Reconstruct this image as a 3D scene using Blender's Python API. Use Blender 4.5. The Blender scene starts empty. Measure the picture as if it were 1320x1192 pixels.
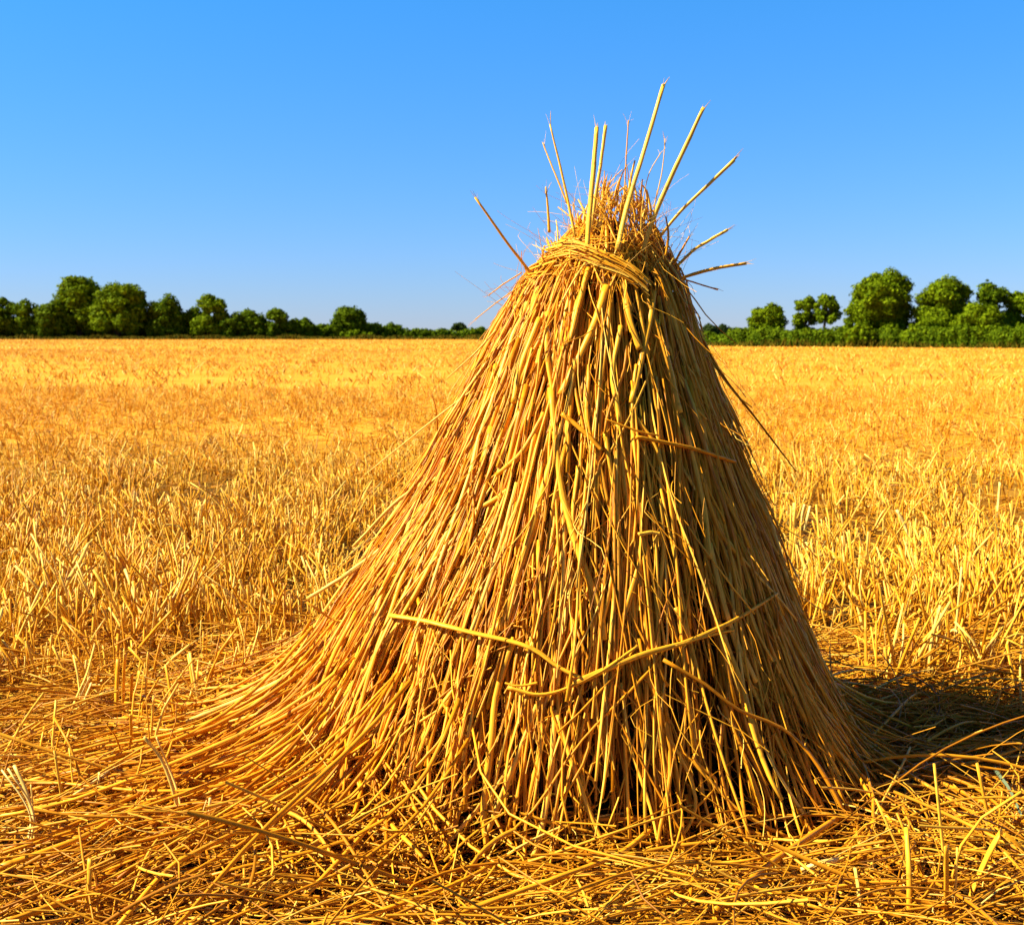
import bpy, math, random
import numpy as np

rng = np.random.default_rng(7)
scene = bpy.context.scene
COL = scene.collection
PI = math.pi

# ------------------------------------------------------------------ camera model
F, CX, CY, HOR = 1600.0, 660.0, 596.0, 430.0
CAM_H = 1.17
TH = math.atan((CY - HOR) / F)


def ray(px, py):
    a, b = (px - CX) / F, -(py - CY) / F
    return np.array([a, math.cos(TH) + b * math.sin(TH), -math.sin(TH) + b * math.cos(TH)])


CAM = np.array([0.0, 0.0, CAM_H])


def on_ground(px, py, z=0.0):
    d = ray(px, py)
    return CAM + d * ((z - CAM_H) / d[2])


def on_plane(px, py, Y):
    d = ray(px, py)
    return CAM + d * (Y / d[1])


# ------------------------------------------------------------------ object helpers
def tag(o, label=None, cat=None, group=None, kind=None):
    if label: o['label'] = label
    if cat: o['category'] = cat
    if group: o['group'] = group
    if kind: o['kind'] = kind
    return o


def empty(name, loc):
    o = bpy.data.objects.new(name, None)
    o.location = loc
    o.empty_display_size = 0.1
    COL.objects.link(o)
    return o


class Buf:
    """collects quads / polygons with one vector attribute per vertex"""
    def __init__(self):
        self.v, self.a, self.loops, self.tot, self.n = [], [], [], [], 0

    def add(self, V, A, faces_list):
        for fcs in faces_list:
            f = np.asarray(fcs, dtype=np.int64)
            if f.size == 0: continue
            self.loops.append((f + self.n).ravel())
            self.tot.append(np.full(len(f), f.shape[1], dtype=np.int64))
        self.v.append(V); self.a.append(A); self.n += len(V)

    def build(self, name, mat, parent=None, smooth=True, origin=None):
        V = np.concatenate(self.v).astype(np.float32)
        A = np.concatenate(self.a).astype(np.float32)
        if origin is not None: V = V - np.asarray(origin, dtype=np.float32)
        L = np.concatenate(self.loops).astype(np.int32)
        T = np.concatenate(self.tot).astype(np.int32)
        me = bpy.data.meshes.new(name)
        me.vertices.add(len(V)); me.vertices.foreach_set('co', V.ravel())
        me.loops.add(len(L)); me.loops.foreach_set('vertex_index', L)
        me.polygons.add(len(T))
        st = np.zeros(len(T), dtype=np.int32); st[1:] = np.cumsum(T)[:-1]
        me.polygons.foreach_set('loop_start', st)
        me.polygons.foreach_set('use_smooth', np.full(len(T), smooth))
        at = me.attributes.new('straw', 'FLOAT_VECTOR', 'POINT')
        at.data.foreach_set('vector', A.ravel())
        me.update(calc_edges=True)
        me.materials.append(mat)
        o = bpy.data.objects.new(name, me)
        COL.objects.link(o)
        if origin is not None and parent is None: o.location = origin
        if parent is not None: o.parent = parent
        return o


def nrm(v):
    return v / np.maximum(np.linalg.norm(v, axis=-1, keepdims=True), 1e-9)


def tubes(buf, P, R, S=4, rnd=None, flat=None, cap=False):
    """P (N,K,3) centre lines, R (N,K) radii -> tapered tubes"""
    P = np.asarray(P, float)
    N, K, _ = P.shape
    if rnd is None: rnd = rng.random(N)
    if flat is None: flat = np.ones(N)
    on = R[:, 0] > 0
    if not on.all():
        P, R, rnd, flat = P[on], R[on], rnd[on], flat[on]; N = len(P)
    if N == 0: return
    T = nrm(np.gradient(P, axis=1))
    m = nrm(P[:, -1] - P[:, 0])
    ref = np.where((np.abs(m[:, 2]) < 0.8)[:, None], np.array([0, 0, 1.0]), np.array([0.93, 0.35, 0.1]))
    n1 = nrm(np.cross(T, ref[:, None, :]))
    n2 = np.cross(T, n1)
    roll = rng.random(N) * 2 * PI
    c0, s0 = np.cos(roll)[:, None, None], np.sin(roll)[:, None, None]
    n1, n2 = n1 * c0 + n2 * s0, n2 * c0 - n1 * s0
    ang = np.arange(S) * 2 * PI / S
    ca, sa = np.cos(ang), np.sin(ang)
    V = (P[:, :, None, :] + R[:, :, None, None] *
         (ca[None, None, :, None] * n1[:, :, None, :] + (flat[:, None, None, None] * sa[None, None, :, None]) * n2[:, :, None, :]))
    seg = np.linalg.norm(np.diff(P, axis=1), axis=2)
    t = np.concatenate([np.zeros((N, 1)), np.cumsum(seg, axis=1)], axis=1)
    A = np.empty((N, K, S, 3))
    A[..., 0] = rnd[:, None, None]; A[..., 1] = t[:, :, None]; A[..., 2] = sa[None, None, :]
    i = np.arange(N)[:, None, None] * K * S
    k = np.arange(K - 1)[None, :, None] * S
    j = np.arange(S)[None, None, :]; j2 = (j + 1) % S
    q = np.stack(np.broadcast_arrays(i + k + j, i + k + j2, i + k + S + j2, i + k + S + j), axis=-1).reshape(-1, 4)
    fl = [q]
    if cap:
        b = np.arange(N)[:, None] * K * S + np.arange(S)[::-1][None, :]
        e = np.arange(N)[:, None] * K * S + (K - 1) * S + np.arange(S)[None, :]
        fl += [b, e]
    buf.add(V.reshape(-1, 3), A.reshape(-1, 3), fl)


def smooth_line(pts, n=14):
    """Catmull-Rom through the points, n samples"""
    p = np.asarray(pts, float)
    p = np.vstack([2 * p[0] - p[1], p, 2 * p[-1] - p[-2]])
    m = len(p) - 3
    out = []
    for u in np.linspace(0, m - 1e-6, n):
        i = int(u); f = u - i
        a, b, c, d = p[i], p[i + 1], p[i + 2], p[i + 3]
        out.append(0.5 * (2 * b + (c - a) * f + (2 * a - 5 * b + 4 * c - d) * f * f + (3 * b - a - 3 * c + d) * f ** 3))
    return np.array(out)


# ------------------------------------------------------------------ materials
def new_mat(name):
    m = bpy.data.materials.new(name)
    m.use_nodes = True
    nt = m.node_tree
    return m, nt, nt.nodes['Principled BSDF']


def straw_mat(name, ramp, rough=0.4, fibre=1.0, spec=0.12, bump=0.25, trans=0.0):
    m, nt, b = new_mat(name)
    N, L = nt.nodes, nt.links
    at = N.new('ShaderNodeAttribute'); at.attribute_name = 'straw'
    sp = N.new('ShaderNodeSeparateXYZ'); L.new(at.outputs['Vector'], sp.inputs[0])
    cr = N.new('ShaderNodeValToRGB')
    while len(cr.color_ramp.elements) < len(ramp): cr.color_ramp.elements.new(0.5)
    for e, (p, c) in zip(cr.color_ramp.elements, ramp):
        e.position = p; e.color = (*c, 1)
    L.new(sp.outputs[0], cr.inputs[0])
    # long fibres: noise stretched along the stalk
    def math_(op, a, b_=None, v=None):
        n = N.new('ShaderNodeMath'); n.operation = op
        L.new(a, n.inputs[0])
        if b_ is not None: L.new(b_, n.inputs[1])
        if v is not None: n.inputs[1].default_value = v
        return n.outputs[0]
    cb = N.new('ShaderNodeCombineXYZ')
    L.new(math_('MULTIPLY', sp.outputs[2], v=5.0), cb.inputs[0])
    L.new(math_('MULTIPLY', sp.outputs[1], v=14.0), cb.inputs[1])
    L.new(math_('MULTIPLY', sp.outputs[0], v=173.0), cb.inputs[2])
    nz = N.new('ShaderNodeTexNoise'); nz.inputs['Scale'].default_value = 1.0; nz.inputs['Detail'].default_value = 5; nz.inputs['Roughness'].default_value = 0.62
    L.new(cb.outputs[0], nz.inputs['Vector'])
    mr = N.new('ShaderNodeMapRange')
    mr.inputs[1].default_value = 0.3; mr.inputs[2].default_value = 0.7
    mr.inputs[3].default_value = 1 - 0.42 * fibre; mr.inputs[4].default_value = 1 + 0.25 * fibre
    L.new(nz.outputs[0], mr.inputs[0])
    # joints along the stalk: a thin darker ring
    fr = math_('FRACT', math_('ADD', math_('MULTIPLY', sp.outputs[1], v=4.1), math_('MULTIPLY', sp.outputs[0], v=7.3)))
    ds = math_('ABSOLUTE', math_('SUBTRACT', fr, v=0.5))
    jr = N.new('ShaderNodeMapRange'); jr.inputs[1].default_value = 0.0; jr.inputs[2].default_value = 0.025
    jr.inputs[3].default_value = 0.68; jr.inputs[4].default_value = 1.0
    L.new(ds, jr.inputs[0])
    mul = math_('MULTIPLY', mr.outputs[0], jr.outputs[0])
    mx = N.new('ShaderNodeVectorMath'); mx.operation = 'SCALE'
    L.new(cr.outputs[0], mx.inputs[0]); L.new(mul, mx.inputs['Scale'])
    L.new(mx.outputs[0], b.inputs['Base Color'])
    b.inputs['Roughness'].default_value = rough
    b.inputs['Specular IOR Level'].default_value = spec
    if bump:
        bp = N.new('ShaderNodeBump'); bp.inputs['Strength'].default_value = bump; bp.inputs['Distance'].default_value = 0.003
        L.new(nz.outputs[0], bp.inputs['Height']); L.new(bp.outputs[0], b.inputs['Normal'])
    if trans:                                  # thin dry leaf and stem wall lets some sun through
        tl = N.new('ShaderNodeBsdfTranslucent'); ms = N.new('ShaderNodeMixShader'); ms.inputs[0].default_value = trans
        L.new(mx.outputs[0], tl.inputs['Color']); L.new(b.outputs[0], ms.inputs[1]); L.new(tl.outputs[0], ms.inputs[2])
        L.new(ms.outputs[0], N['Material Output'].inputs['Surface'])
    return m


GOLD = [(0.0, (0.13, 0.038, 0.002)), (0.22, (0.44, 0.146, 0.005)), (0.6, (0.67, 0.268, 0.012)), (0.88, (0.75, 0.375, 0.034)), (1.0, (0.78, 0.52, 0.13))]  # lowest stop darkened for the inner layers, as shade in the gaps
PALE = [(0.0, (0.60, 0.31, 0.030)), (0.5, (0.68, 0.42, 0.075)), (1.0, (0.76, 0.56, 0.19))]
FIELD = [(0.0, (0.32, 0.116, 0.005)), (0.3, (0.55, 0.232, 0.012)), (0.7, (0.64, 0.305, 0.024)), (0.92, (0.70, 0.41, 0.058)), (1.0, (0.76, 0.56, 0.19))]
LITTER = [(0.0, (0.22, 0.076, 0.004)), (0.35, (0.44, 0.172, 0.009)), (0.75, (0.60, 0.270, 0.020)), (0.94, (0.68, 0.39, 0.055)), (1.0, (0.76, 0.56, 0.19))]
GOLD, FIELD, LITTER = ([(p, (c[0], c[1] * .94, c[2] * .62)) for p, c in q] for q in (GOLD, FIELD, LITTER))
M_STALK = straw_mat('straw_stalk', GOLD)
M_PALE = straw_mat('pale_straw', PALE)
M_FIELD = straw_mat('stubble_straw', FIELD, bump=0, trans=0.0)
M_LITTER = straw_mat('litter_straw', LITTER, bump=0)
M_GREY = straw_mat('weathered_straw', [(0, (0.09, 0.115, 0.06)), (1, (0.13, 0.16, 0.09))])


def leaf_mat(name, dark, light):
    m, nt, b = new_mat(name)
    N, L = nt.nodes, nt.links
    at = N.new('ShaderNodeAttribute'); at.attribute_name = 'straw'
    sp = N.new('ShaderNodeSeparateXYZ'); L.new(at.outputs['Vector'], sp.inputs[0])
    cr = N.new('ShaderNodeValToRGB')
    cr.color_ramp.elements[0].color = (*dark, 1); cr.color_ramp.elements[1].color = (*light, 1)
    L.new(sp.outputs[0], cr.inputs[0]); L.new(cr.outputs[0], b.inputs['Base Color'])
    b.inputs['Roughness'].default_value = 0.7; b.inputs['Specular IOR Level'].default_value = 0.03
    tl = N.new('ShaderNodeBsdfTranslucent'); ms = N.new('ShaderNodeMixShader'); ms.inputs[0].default_value = 0.3
    L.new(cr.outputs[0], tl.inputs['Color']); L.new(b.outputs[0], ms.inputs[1]); L.new(tl.outputs[0], ms.inputs[2])
    L.new(ms.outputs[0], N['Material Output'].inputs['Surface'])
    return m


M_LEAF = leaf_mat('green_leaves', (0.046, 0.082, 0.0012), (0.170, 0.225, 0.003))
M_LEAF_DARK = leaf_mat('dark_green_leaves', (0.030, 0.060, 0.0012), (0.122, 0.172, 0.003))
M_LEAF_BLUE = leaf_mat('dull_green_leaves', (0.018, 0.032, 0.008), (0.045, 0.065, 0.014))
M_VERGE = leaf_mat('verge_grass', (0.04, 0.050, 0.003), (0.16, 0.11, 0.007))


def simple_noise_mat(name, cols, scale, rough=0.9, bump=0.0, bscale=40.0):
    m, nt, b = new_mat(name)
    N, L = nt.nodes, nt.links
    ge = N.new('ShaderNodeNewGeometry')
    nz = N.new('ShaderNodeTexNoise'); nz.inputs['Scale'].default_value = scale; nz.inputs['Detail'].default_value = 6
    L.new(ge.outputs['Position'], nz.inputs['Vector'])
    cr = N.new('ShaderNodeValToRGB')
    while len(cr.color_ramp.elements) < len(cols): cr.color_ramp.elements.new(0.5)
    for e, (p, c) in zip(cr.color_ramp.elements, cols): e.position = p; e.color = (*c, 1)
    L.new(nz.outputs[0], cr.inputs[0]); L.new(cr.outputs[0], b.inputs['Base Color'])
    b.inputs['Roughness'].default_value = rough; b.inputs['Specular IOR Level'].default_value = 0.1
    if bump:
        n2 = N.new('ShaderNodeTexNoise'); n2.inputs['Scale'].default_value = bscale; n2.inputs['Detail'].default_value = 5
        L.new(ge.outputs['Position'], n2.inputs['Vector'])
        bp = N.new('ShaderNodeBump'); bp.inputs['Strength'].default_value = bump; bp.inputs['Distance'].default_value = 0.02
        L.new(n2.outputs[0], bp.inputs['Height']); L.new(bp.outputs[0], b.inputs['Normal'])
    return m


M_BARK = simple_noise_mat('bark', [(0.3, (0.05, 0.035, 0.02)), (0.7, (0.12, 0.09, 0.06))], 6, bump=0.6)
M_CORE = simple_noise_mat('packed_straw', [(0.3, (0.04, 0.015, 0.002)), (0.7, (0.09, 0.036, 0.004))], 60, bump=0.8, bscale=120)  # shade behind the stalks is put into this dark colour
M_MEADOW = simple_noise_mat('meadow_grass', [(0.3, (0.04, 0.055, 0.004)), (0.7, (0.10, 0.085, 0.008))], 0.4)


def ground_mat():
    """broken straw over brown soil; the soil shows in patches"""
    m, nt, b = new_mat('field_soil')
    N, L = nt.nodes, nt.links
    ge = N.new('ShaderNodeNewGeometry')
    def noise(scale, detail=5, vec=None):
        n = N.new('ShaderNodeTexNoise'); n.inputs['Scale'].default_value = scale; n.inputs['Detail'].default_value = detail
        L.new(vec or ge.outputs['Position'], n.inputs['Vector']); return n.outputs[0]
    def ramp(fac, cols):
        cr = N.new('ShaderNodeValToRGB')
        while len(cr.color_ramp.elements) < len(cols): cr.color_ramp.elements.new(0.5)
        for e, (p, c) in zip(cr.color_ramp.elements, cols): e.position = p; e.color = (*c, 1)
        L.new(fac, cr.inputs[0]); return cr.outputs[0]
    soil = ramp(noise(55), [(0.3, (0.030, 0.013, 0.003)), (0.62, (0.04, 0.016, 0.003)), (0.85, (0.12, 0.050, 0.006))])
    straw = ramp(noise(0.35, 8), [(0.3, (0.40, 0.163, 0.010)), (0.5, (0.49, 0.215, 0.018)), (0.7, (0.55, 0.260, 0.028))])
    # near soil darkened to put shade between straws; further out cut straw covers it
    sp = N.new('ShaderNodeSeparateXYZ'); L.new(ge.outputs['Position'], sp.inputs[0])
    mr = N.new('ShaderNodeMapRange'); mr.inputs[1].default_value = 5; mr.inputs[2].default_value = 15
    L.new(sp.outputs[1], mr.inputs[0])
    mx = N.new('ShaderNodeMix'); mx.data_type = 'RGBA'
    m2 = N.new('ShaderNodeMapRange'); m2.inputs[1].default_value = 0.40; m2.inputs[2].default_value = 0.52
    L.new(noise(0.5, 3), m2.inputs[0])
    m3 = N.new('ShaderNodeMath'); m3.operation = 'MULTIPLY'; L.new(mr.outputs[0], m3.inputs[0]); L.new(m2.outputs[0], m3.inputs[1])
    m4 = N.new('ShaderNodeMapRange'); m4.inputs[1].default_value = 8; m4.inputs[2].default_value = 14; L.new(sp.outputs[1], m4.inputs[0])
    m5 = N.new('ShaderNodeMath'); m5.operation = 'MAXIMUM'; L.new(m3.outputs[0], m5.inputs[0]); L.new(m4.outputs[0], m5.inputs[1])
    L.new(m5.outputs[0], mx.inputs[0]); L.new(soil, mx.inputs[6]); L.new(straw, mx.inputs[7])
    L.new(mx.outputs[2], b.inputs['Base Color'])
    b.inputs['Roughness'].default_value = 0.95; b.inputs['Specular IOR Level'].default_value = 0.05
    bp = N.new('ShaderNodeBump'); bp.inputs['Strength'].default_value = 0.8; bp.inputs['Distance'].default_value = 0.02
    L.new(noise(35), bp.inputs['Height']); L.new(bp.outputs[0], b.inputs['Normal'])
    return m


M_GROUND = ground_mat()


# ------------------------------------------------------------------ ground
def gh(x, y):
    f = np.exp(-((y - 4) / 25.0) ** 2)
    return f * (0.018 * np.sin(2.1 * x + 0.7 * y) + 0.014 * np.sin(1.3 * y - 2.7 * x + 1) + 0.008 * np.sin(7 * x + 5 * y) + 0.006 * np.sin(9.1 * y - 6 * x))


ys = np.concatenate([np.linspace(-6, 1.5, 12), np.linspace(1.6, 14, 150), 14 * np.geomspace(1.03, 5000 / 14, 90)])
ts = np.linspace(-1, 1, 161)
yy = np.repeat(ys[:, None], len(ts), 1)
xx = ts[None, :] * (8 + np.maximum(ys, 0)[:, None] * 1.4)
zz = gh(xx, yy)
V = np.stack([xx, yy, zz], -1).reshape(-1, 3)
nr, nc = yy.shape
i = (np.arange(nr - 1)[:, None] * nc + np.arange(nc - 1)[None, :]).ravel()
b = Buf(); b.add(V, np.zeros_like(V), [np.stack([i, i + 1, i + nc + 1, i + nc], -1)])
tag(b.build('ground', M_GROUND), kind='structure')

# far edge of the field: a polyline in plan (left far, right nearer)
EDGE = [(-420.0, 252.0), (-103.0, 252.0), (-9.0, 246.0), (10.0, 150.0), (17.5, 117.0), (41.0, 99.0), (95.0, 78.0), (160.0, 40.0)]


def edge_y(x):
    return np.interp(x, [p[0] for p in EDGE], [p[1] for p in EDGE])


mv, mf = [], []
ex = np.linspace(-420, 160, 240)
for xe in ex:
    y0 = float(edge_y(xe)) + 0.8 * math.sin(xe * 0.5)
    mv += [(xe, y0, 0.02), (xe * 6.0, 3000.0, 0.02)]
for k in range(len(ex) - 1): mf.append((2 * k, 2 * k + 2, 2 * k + 3, 2 * k + 1))
b = Buf(); b.add(np.array(mv), np.zeros((len(mv), 3)), [mf])
tag(b.build('meadow', M_MEADOW), kind='structure')

# ------------------------------------------------------------------ the straw stack
SY = 3.42                                   # distance of the stack's axis
AX = on_plane(775, 965, SY)[0]
Z_TOP = on_plane(790, 262, SY)[2]
# silhouette of the stack, pixel rows read off the photograph -> real radii at its distance
SIL = [(258, 792, 808), (272, 770, 826), (290, 742, 842), (320, 717, 853), (340, 697, 866), (360, 674, 878), (400, 647, 894), (450, 619, 910), (500, 596, 927),
       (550, 567, 946), (600, 543, 962), (650, 513, 983), (700, 478, 1000), (750, 445, 1014), (800, 415, 1032), (850, 385, 1052),
       (900, 358, 1076), (950, 335, 1108), (985, 325, 1132)]
pz, pl, pr = [], [], []
for (y, l, r) in SIL:
    a, c = on_plane(l, y, SY), on_plane(r, y, SY)
    pz.append(a[2]); pl.append(AX - a[0]); pr.append(c[0] - AX)
pz, pl, pr = np.array(pz)[::-1], np.array(pl)[::-1], np.array(pr)[::-1]
pl = np.maximum(pl, 0.01)
# lean of the top: keep both radii positive
def RAD(z, phi):
    z = np.asarray(z, float); phi = np.asarray(phi, float)
    l, r = np.interp(z, pz, pl), np.interp(z, pz, pr)
    wr = (1 + np.cos(phi)) / 2
    base = r * wr + l * (1 - wr)
    low = np.clip(1 - z / 1.45, 0, 1)
    s2 = np.sin(phi) ** 2
    foot = 1 + 0.17 * low ** 3 * np.exp(-((np.arctan2(np.sin(phi + 0.8), np.cos(phi + 0.8))) / 0.42) ** 2)
    return 0.955 * base * (1 - 0.02 * s2 * low ** 0.8) * foot


def on_stack(px, py, off=0.01):
    """first point of the stack's surface along the pixel's ray; beside the stack: the plane through its axis"""
    d = ray(px, py); d = d / d[1]
    for Y in np.linspace(2.2, 3.6, 281):
        p = CAM + d * Y
        if p[2] < 0.0: return on_ground(px, py, 0.015 + off)
        q = p - np.array([AX, SY, 0])
        rho = math.hypot(q[0], q[1])
        if rho < RAD(p[2], math.atan2(q[1], q[0])) + off and p[2] < Z_TOP: return p
    return None


def stack_line(pts, off=0.01):
    out = [on_stack(x, y, off) for x, y in pts]
    ok = [p for p in out if p is not None]
    yl = ok[-1][1] if ok else SY - 0.05
    res = []
    for (x, y), p in zip(pts, out):
        if p is None:
            p = on_plane(x, y, yl)
        else:
            yl = p[1]
        res.append(p)
    return np.array(res)


STACK = empty('straw_stack', (AX, SY, 0))
tag(STACK, 'tall cone-shaped stack of golden straw stalks standing in the stubble field', 'straw stack')
ORG = np.array([AX, SY, 0.0])

# packed inner mass
nph, nz_ = 64, 40
zs = np.linspace(0, Z_TOP - 0.05, nz_)
ph = np.linspace(0, 2 * PI, nph, endpoint=False)
Z, PH = np.meshgrid(zs, ph, indexing='ij')
rr = np.maximum(RAD(Z, PH) * 0.58 - 0.02, 0.004) * (1 + 0.05 * np.sin(PH * 17 + Z * 3) + 0.04 * np.sin(PH * 31 - Z * 5))
V = np.stack([rr * np.cos(PH), rr * np.sin(PH), Z], -1).reshape(-1, 3)
i = np.arange(nz_ - 1)[:, None] * nph; j = np.arange(nph)[None, :]; j2 = (j + 1) % nph
q = np.stack(np.broadcast_arrays(i + j, i + j2, i + nph + j2, i + nph + j), -1).reshape(-1, 4)
b = Buf(); b.add(V, np.zeros_like(V), [q, [list((nz_ - 1) * nph + np.arange(nph))]])
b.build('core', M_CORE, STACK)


def flank(n, s0, ln, phi, depth, lift, rad, K=7, wig=0.03, drift=0.12, curl=0.0):
    """stalks running down the flank of the stack"""
    u = np.linspace(0, 1, K)[None, :]
    ln = np.where(rng.random(n) < .85, np.maximum(np.minimum(ln, 0.985 - s0 + rng.uniform(-.13, .03, n)), 0.08), ln)   # most end in a cut butt just off the ground
    s = s0[:, None] + ln[:, None] * u
    z = (Z_TOP - 0.07) * (1 - s)
    p = phi[:, None] + (rng.normal(0, drift, n))[:, None] * (u - 0.3) * ln[:, None] \
        + (rng.normal(0, wig, n))[:, None] * np.sin(u * PI * 2 + rng.random(n)[:, None] * 6)
    over = np.maximum(-z, 0)
    zc = np.maximum(z, 0.012 + 0.02 * rng.random(n)[:, None])
    ns = rng.normal(0, 0.012, (n, K + 4))
    ns = sum(ns[:, k:k + K] for k in range(5)) / 5
    r = RAD(zc, p) * depth[:, None] + lift[:, None] * u ** 2 + over * 0.9 + ns
    cz = rng.normal(0, 1, (n, K + 2))
    P = np.stack([r * np.cos(p), r * np.sin(p), zc + curl * (cz[:, :-2] + cz[:, 1:-1] * 2 + cz[:, 2:]) / 2], -1)
    # the shaded right-hand foot is looser: gaps open between the stalks
    keep = rng.random(n) > (0.55 * np.exp(-((p[:, K // 2] + 0.85) / 0.65) ** 2) * np.clip((s[:, K // 2] - 0.42) / 0.2, 0, 1) + 0.30 * np.exp(-((p[:, K // 2] + 1.5) / 0.6) ** 2))
    taper = np.linspace(1.0, 0.72, K)[None, :] * (1 + 0.08 * rng.normal(0, 1, (n, K)))
    return P, np.abs(rad[:, None] * taper) * keep[:, None]


def phis(n):
    # full circle, somewhat thicker on the side one sees
    a = rng.random(n) * 2 * PI
    f = rng.random(n) < 0.35
    a[f] = -PI / 2 + rng.uniform(-1.6, 1.6, f.sum())
    return a


b = Buf()
# inner layers: fine, deep, toned dark to paint shade into the gaps
n = 1500
s0 = np.clip(rng.beta(1.5, 1.5, n) * 0.95 - 0.02, 0, 1); ln = rng.uniform(0.15, 0.5, n)
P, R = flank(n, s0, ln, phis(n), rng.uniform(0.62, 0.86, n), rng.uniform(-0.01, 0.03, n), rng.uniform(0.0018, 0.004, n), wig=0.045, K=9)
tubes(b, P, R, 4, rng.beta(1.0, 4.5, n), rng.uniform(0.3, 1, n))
# middle layers
n = 820
s0 = np.clip(rng.beta(1.3, 1.6, n) * 0.95 - 0.02, 0, 1); ln = rng.uniform(0.2, 0.8, n)
P, R = flank(n, s0, ln, phis(n), rng.uniform(0.86, 1.0, n), rng.uniform(-0.01, 0.045, n), rng.uniform(0.0022, 0.005, n), wig=0.022, K=10, drift=0.26)
tubes(b, P, R, 5, rng.beta(2, 2, n), rng.uniform(0.3, 1, n))
# fine outer strands
n = 1150
s0 = np.clip(rng.beta(1.2, 1.5, n) * 0.95 - 0.01, 0, 1); ln = rng.uniform(0.15, 0.6, n)
P, R = flank(n, s0, ln, phis(n), rng.uniform(0.94, 1.03, n), rng.uniform(-0.015, 0.045, n), rng.uniform(0.0012, 0.0026, n), K=11, wig=0.03, drift=0.3, curl=0.001)
tubes(b, P, R, 4, rng.beta(2.2, 1.6, n), rng.uniform(0.3, .9, n))
# outer stalks, several lying together in locks
nl = 210
m = rng.integers(1, 6, nl); idx = np.repeat(np.arange(nl), m); n = len(idx)
ls0 = np.clip(rng.beta(1.2, 1.6, nl) * 0.9 - 0.01, 0, 1); lln = rng.uniform(0.3, 0.95, nl); lph = phis(nl); ldr = rng.normal(0, 0.22, nl)
u_ = np.linspace(0, 1, 11)[None, :]
s0 = np.clip(ls0[idx] + rng.normal(0, 0.03, n), 0, 1); ln = lln[idx] * rng.uniform(0.7, 1.05, n)
P, R = flank(n, s0, ln, lph[idx] + rng.normal(0, 0.045, n), rng.uniform(0.97, 1.03, n), rng.uniform(-0.015, 0.035, n), rng.uniform(0.0032, 0.0074, n), K=11, wig=0.025, drift=0.24)
tubes(b, P, R, 6, rng.beta(3.2, 1.6, n), rng.uniform(0.35, 0.9, n), cap=True)
# stalks that slipped and lie aslant over the rest
n = 230
s0 = rng.uniform(0.12, 0.85, n); ln = rng.uniform(0.12, 0.34, n)
P, R = flank(n, s0, ln, phis(n), rng.uniform(1.0, 1.03, n), rng.uniform(0.0, 0.03, n), rng.uniform(0.002, 0.0052, n), K=9, wig=0.015, drift=1.3)
tubes(b, P, R, 6, rng.beta(3, 1.6, n), rng.uniform(0.35, 0.9, n), cap=True)
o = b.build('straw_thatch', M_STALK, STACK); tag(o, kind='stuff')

# shreds of dry leaf, curling between the stalks
b = Buf()
n = 1100
s0 = rng.random(n) * 0.95; ln = rng.uniform(0.03, 0.16, n)
P, R = flank(n, s0, ln, phis(n), rng.uniform(0.95, 1.02, n), rng.uniform(-0.01, 0.03, n), rng.uniform(0.001, 0.0026, n), K=8, wig=0.05, drift=1.6, curl=0.006)
tubes(b, P, R, 4, rng.beta(2, 1.5, n), rng.uniform(0.15, 0.5, n))
# flyaway fibres standing off the left and right flank
n = 150
s0 = rng.uniform(0.02, 0.8, n); ln = rng.uniform(0.06, 0.25, n)
P, R = flank(n, s0, ln, phis(n), rng.uniform(0.99, 1.03, n), rng.uniform(0.02, 0.12, n), rng.uniform(0.0008, 0.002, n), K=8, wig=0.05, drift=0.7, curl=0.002)
tubes(b, P, R, 4, rng.uniform(0.5, 1, n))
o = b.build('leaf_shreds', M_STALK, STACK); tag(o, kind='stuff')

# frayed head: short stalks and hairs sticking up out of the top
b = Buf()
n = 520
a = rng.random(n) * 2 * PI
z0 = Z_TOP - rng.uniform(0.0, 0.22, n)
r0 = RAD(z0, a) * rng.uniform(0.75, 1.02, n)
up = rng.uniform(0.03, 0.11, n)
out = rng.uniform(-0.5, 0.35, n)
u = np.linspace(0, 1, 7)[None, :]
tw = rng.normal(0, 0.5, n)[:, None]
r = r0[:, None] + (out * up)[:, None] * u ** 1.5
aa = a[:, None] + tw * u * u
P = np.stack([r * np.cos(aa), r * np.sin(aa), z0[:, None] + up[:, None] * (u * 1.2 - 0.35 * rng.random(n)[:, None] * u * u * 2)], -1)
P[:, :, 0] += np.where(z0 > Z_TOP - 0.1, 0.01, 0)[:, None]
rad = np.where(rng.random(n) < 0.35, rng.uniform(0.003, 0.005, n), rng.uniform(0.001, 0.0025, n))
tubes(b, P, rad[:, None] * np.linspace(1, 0.5, 7)[None, :], 5, rng.uniform(.68, 1, n), rng.uniform(0.3, 1, n))
# hanging over the tie
n = 300
a = rng.random(n) * 2 * PI
z0 = Z_TOP - rng.uniform(0.03, 0.16, n); dz = rng.uniform(0.06, 0.2, n)
z = z0[:, None] - dz[:, None] * u
aa = a[:, None] + rng.normal(0, 0.25, n)[:, None] * u
r = RAD(z, aa) * rng.uniform(0.95, 1.06, n)[:, None] + 0.012 * np.sin(u * PI)
P = np.stack([r * np.cos(aa), r * np.sin(aa), z], -1)
tubes(b, P, rng.uniform(0.0015, 0.004, n)[:, None] * np.linspace(1, 0.7, 7)[None, :], 5, rng.beta(2, 1.6, n), rng.uniform(0.3, 1, n))
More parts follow.
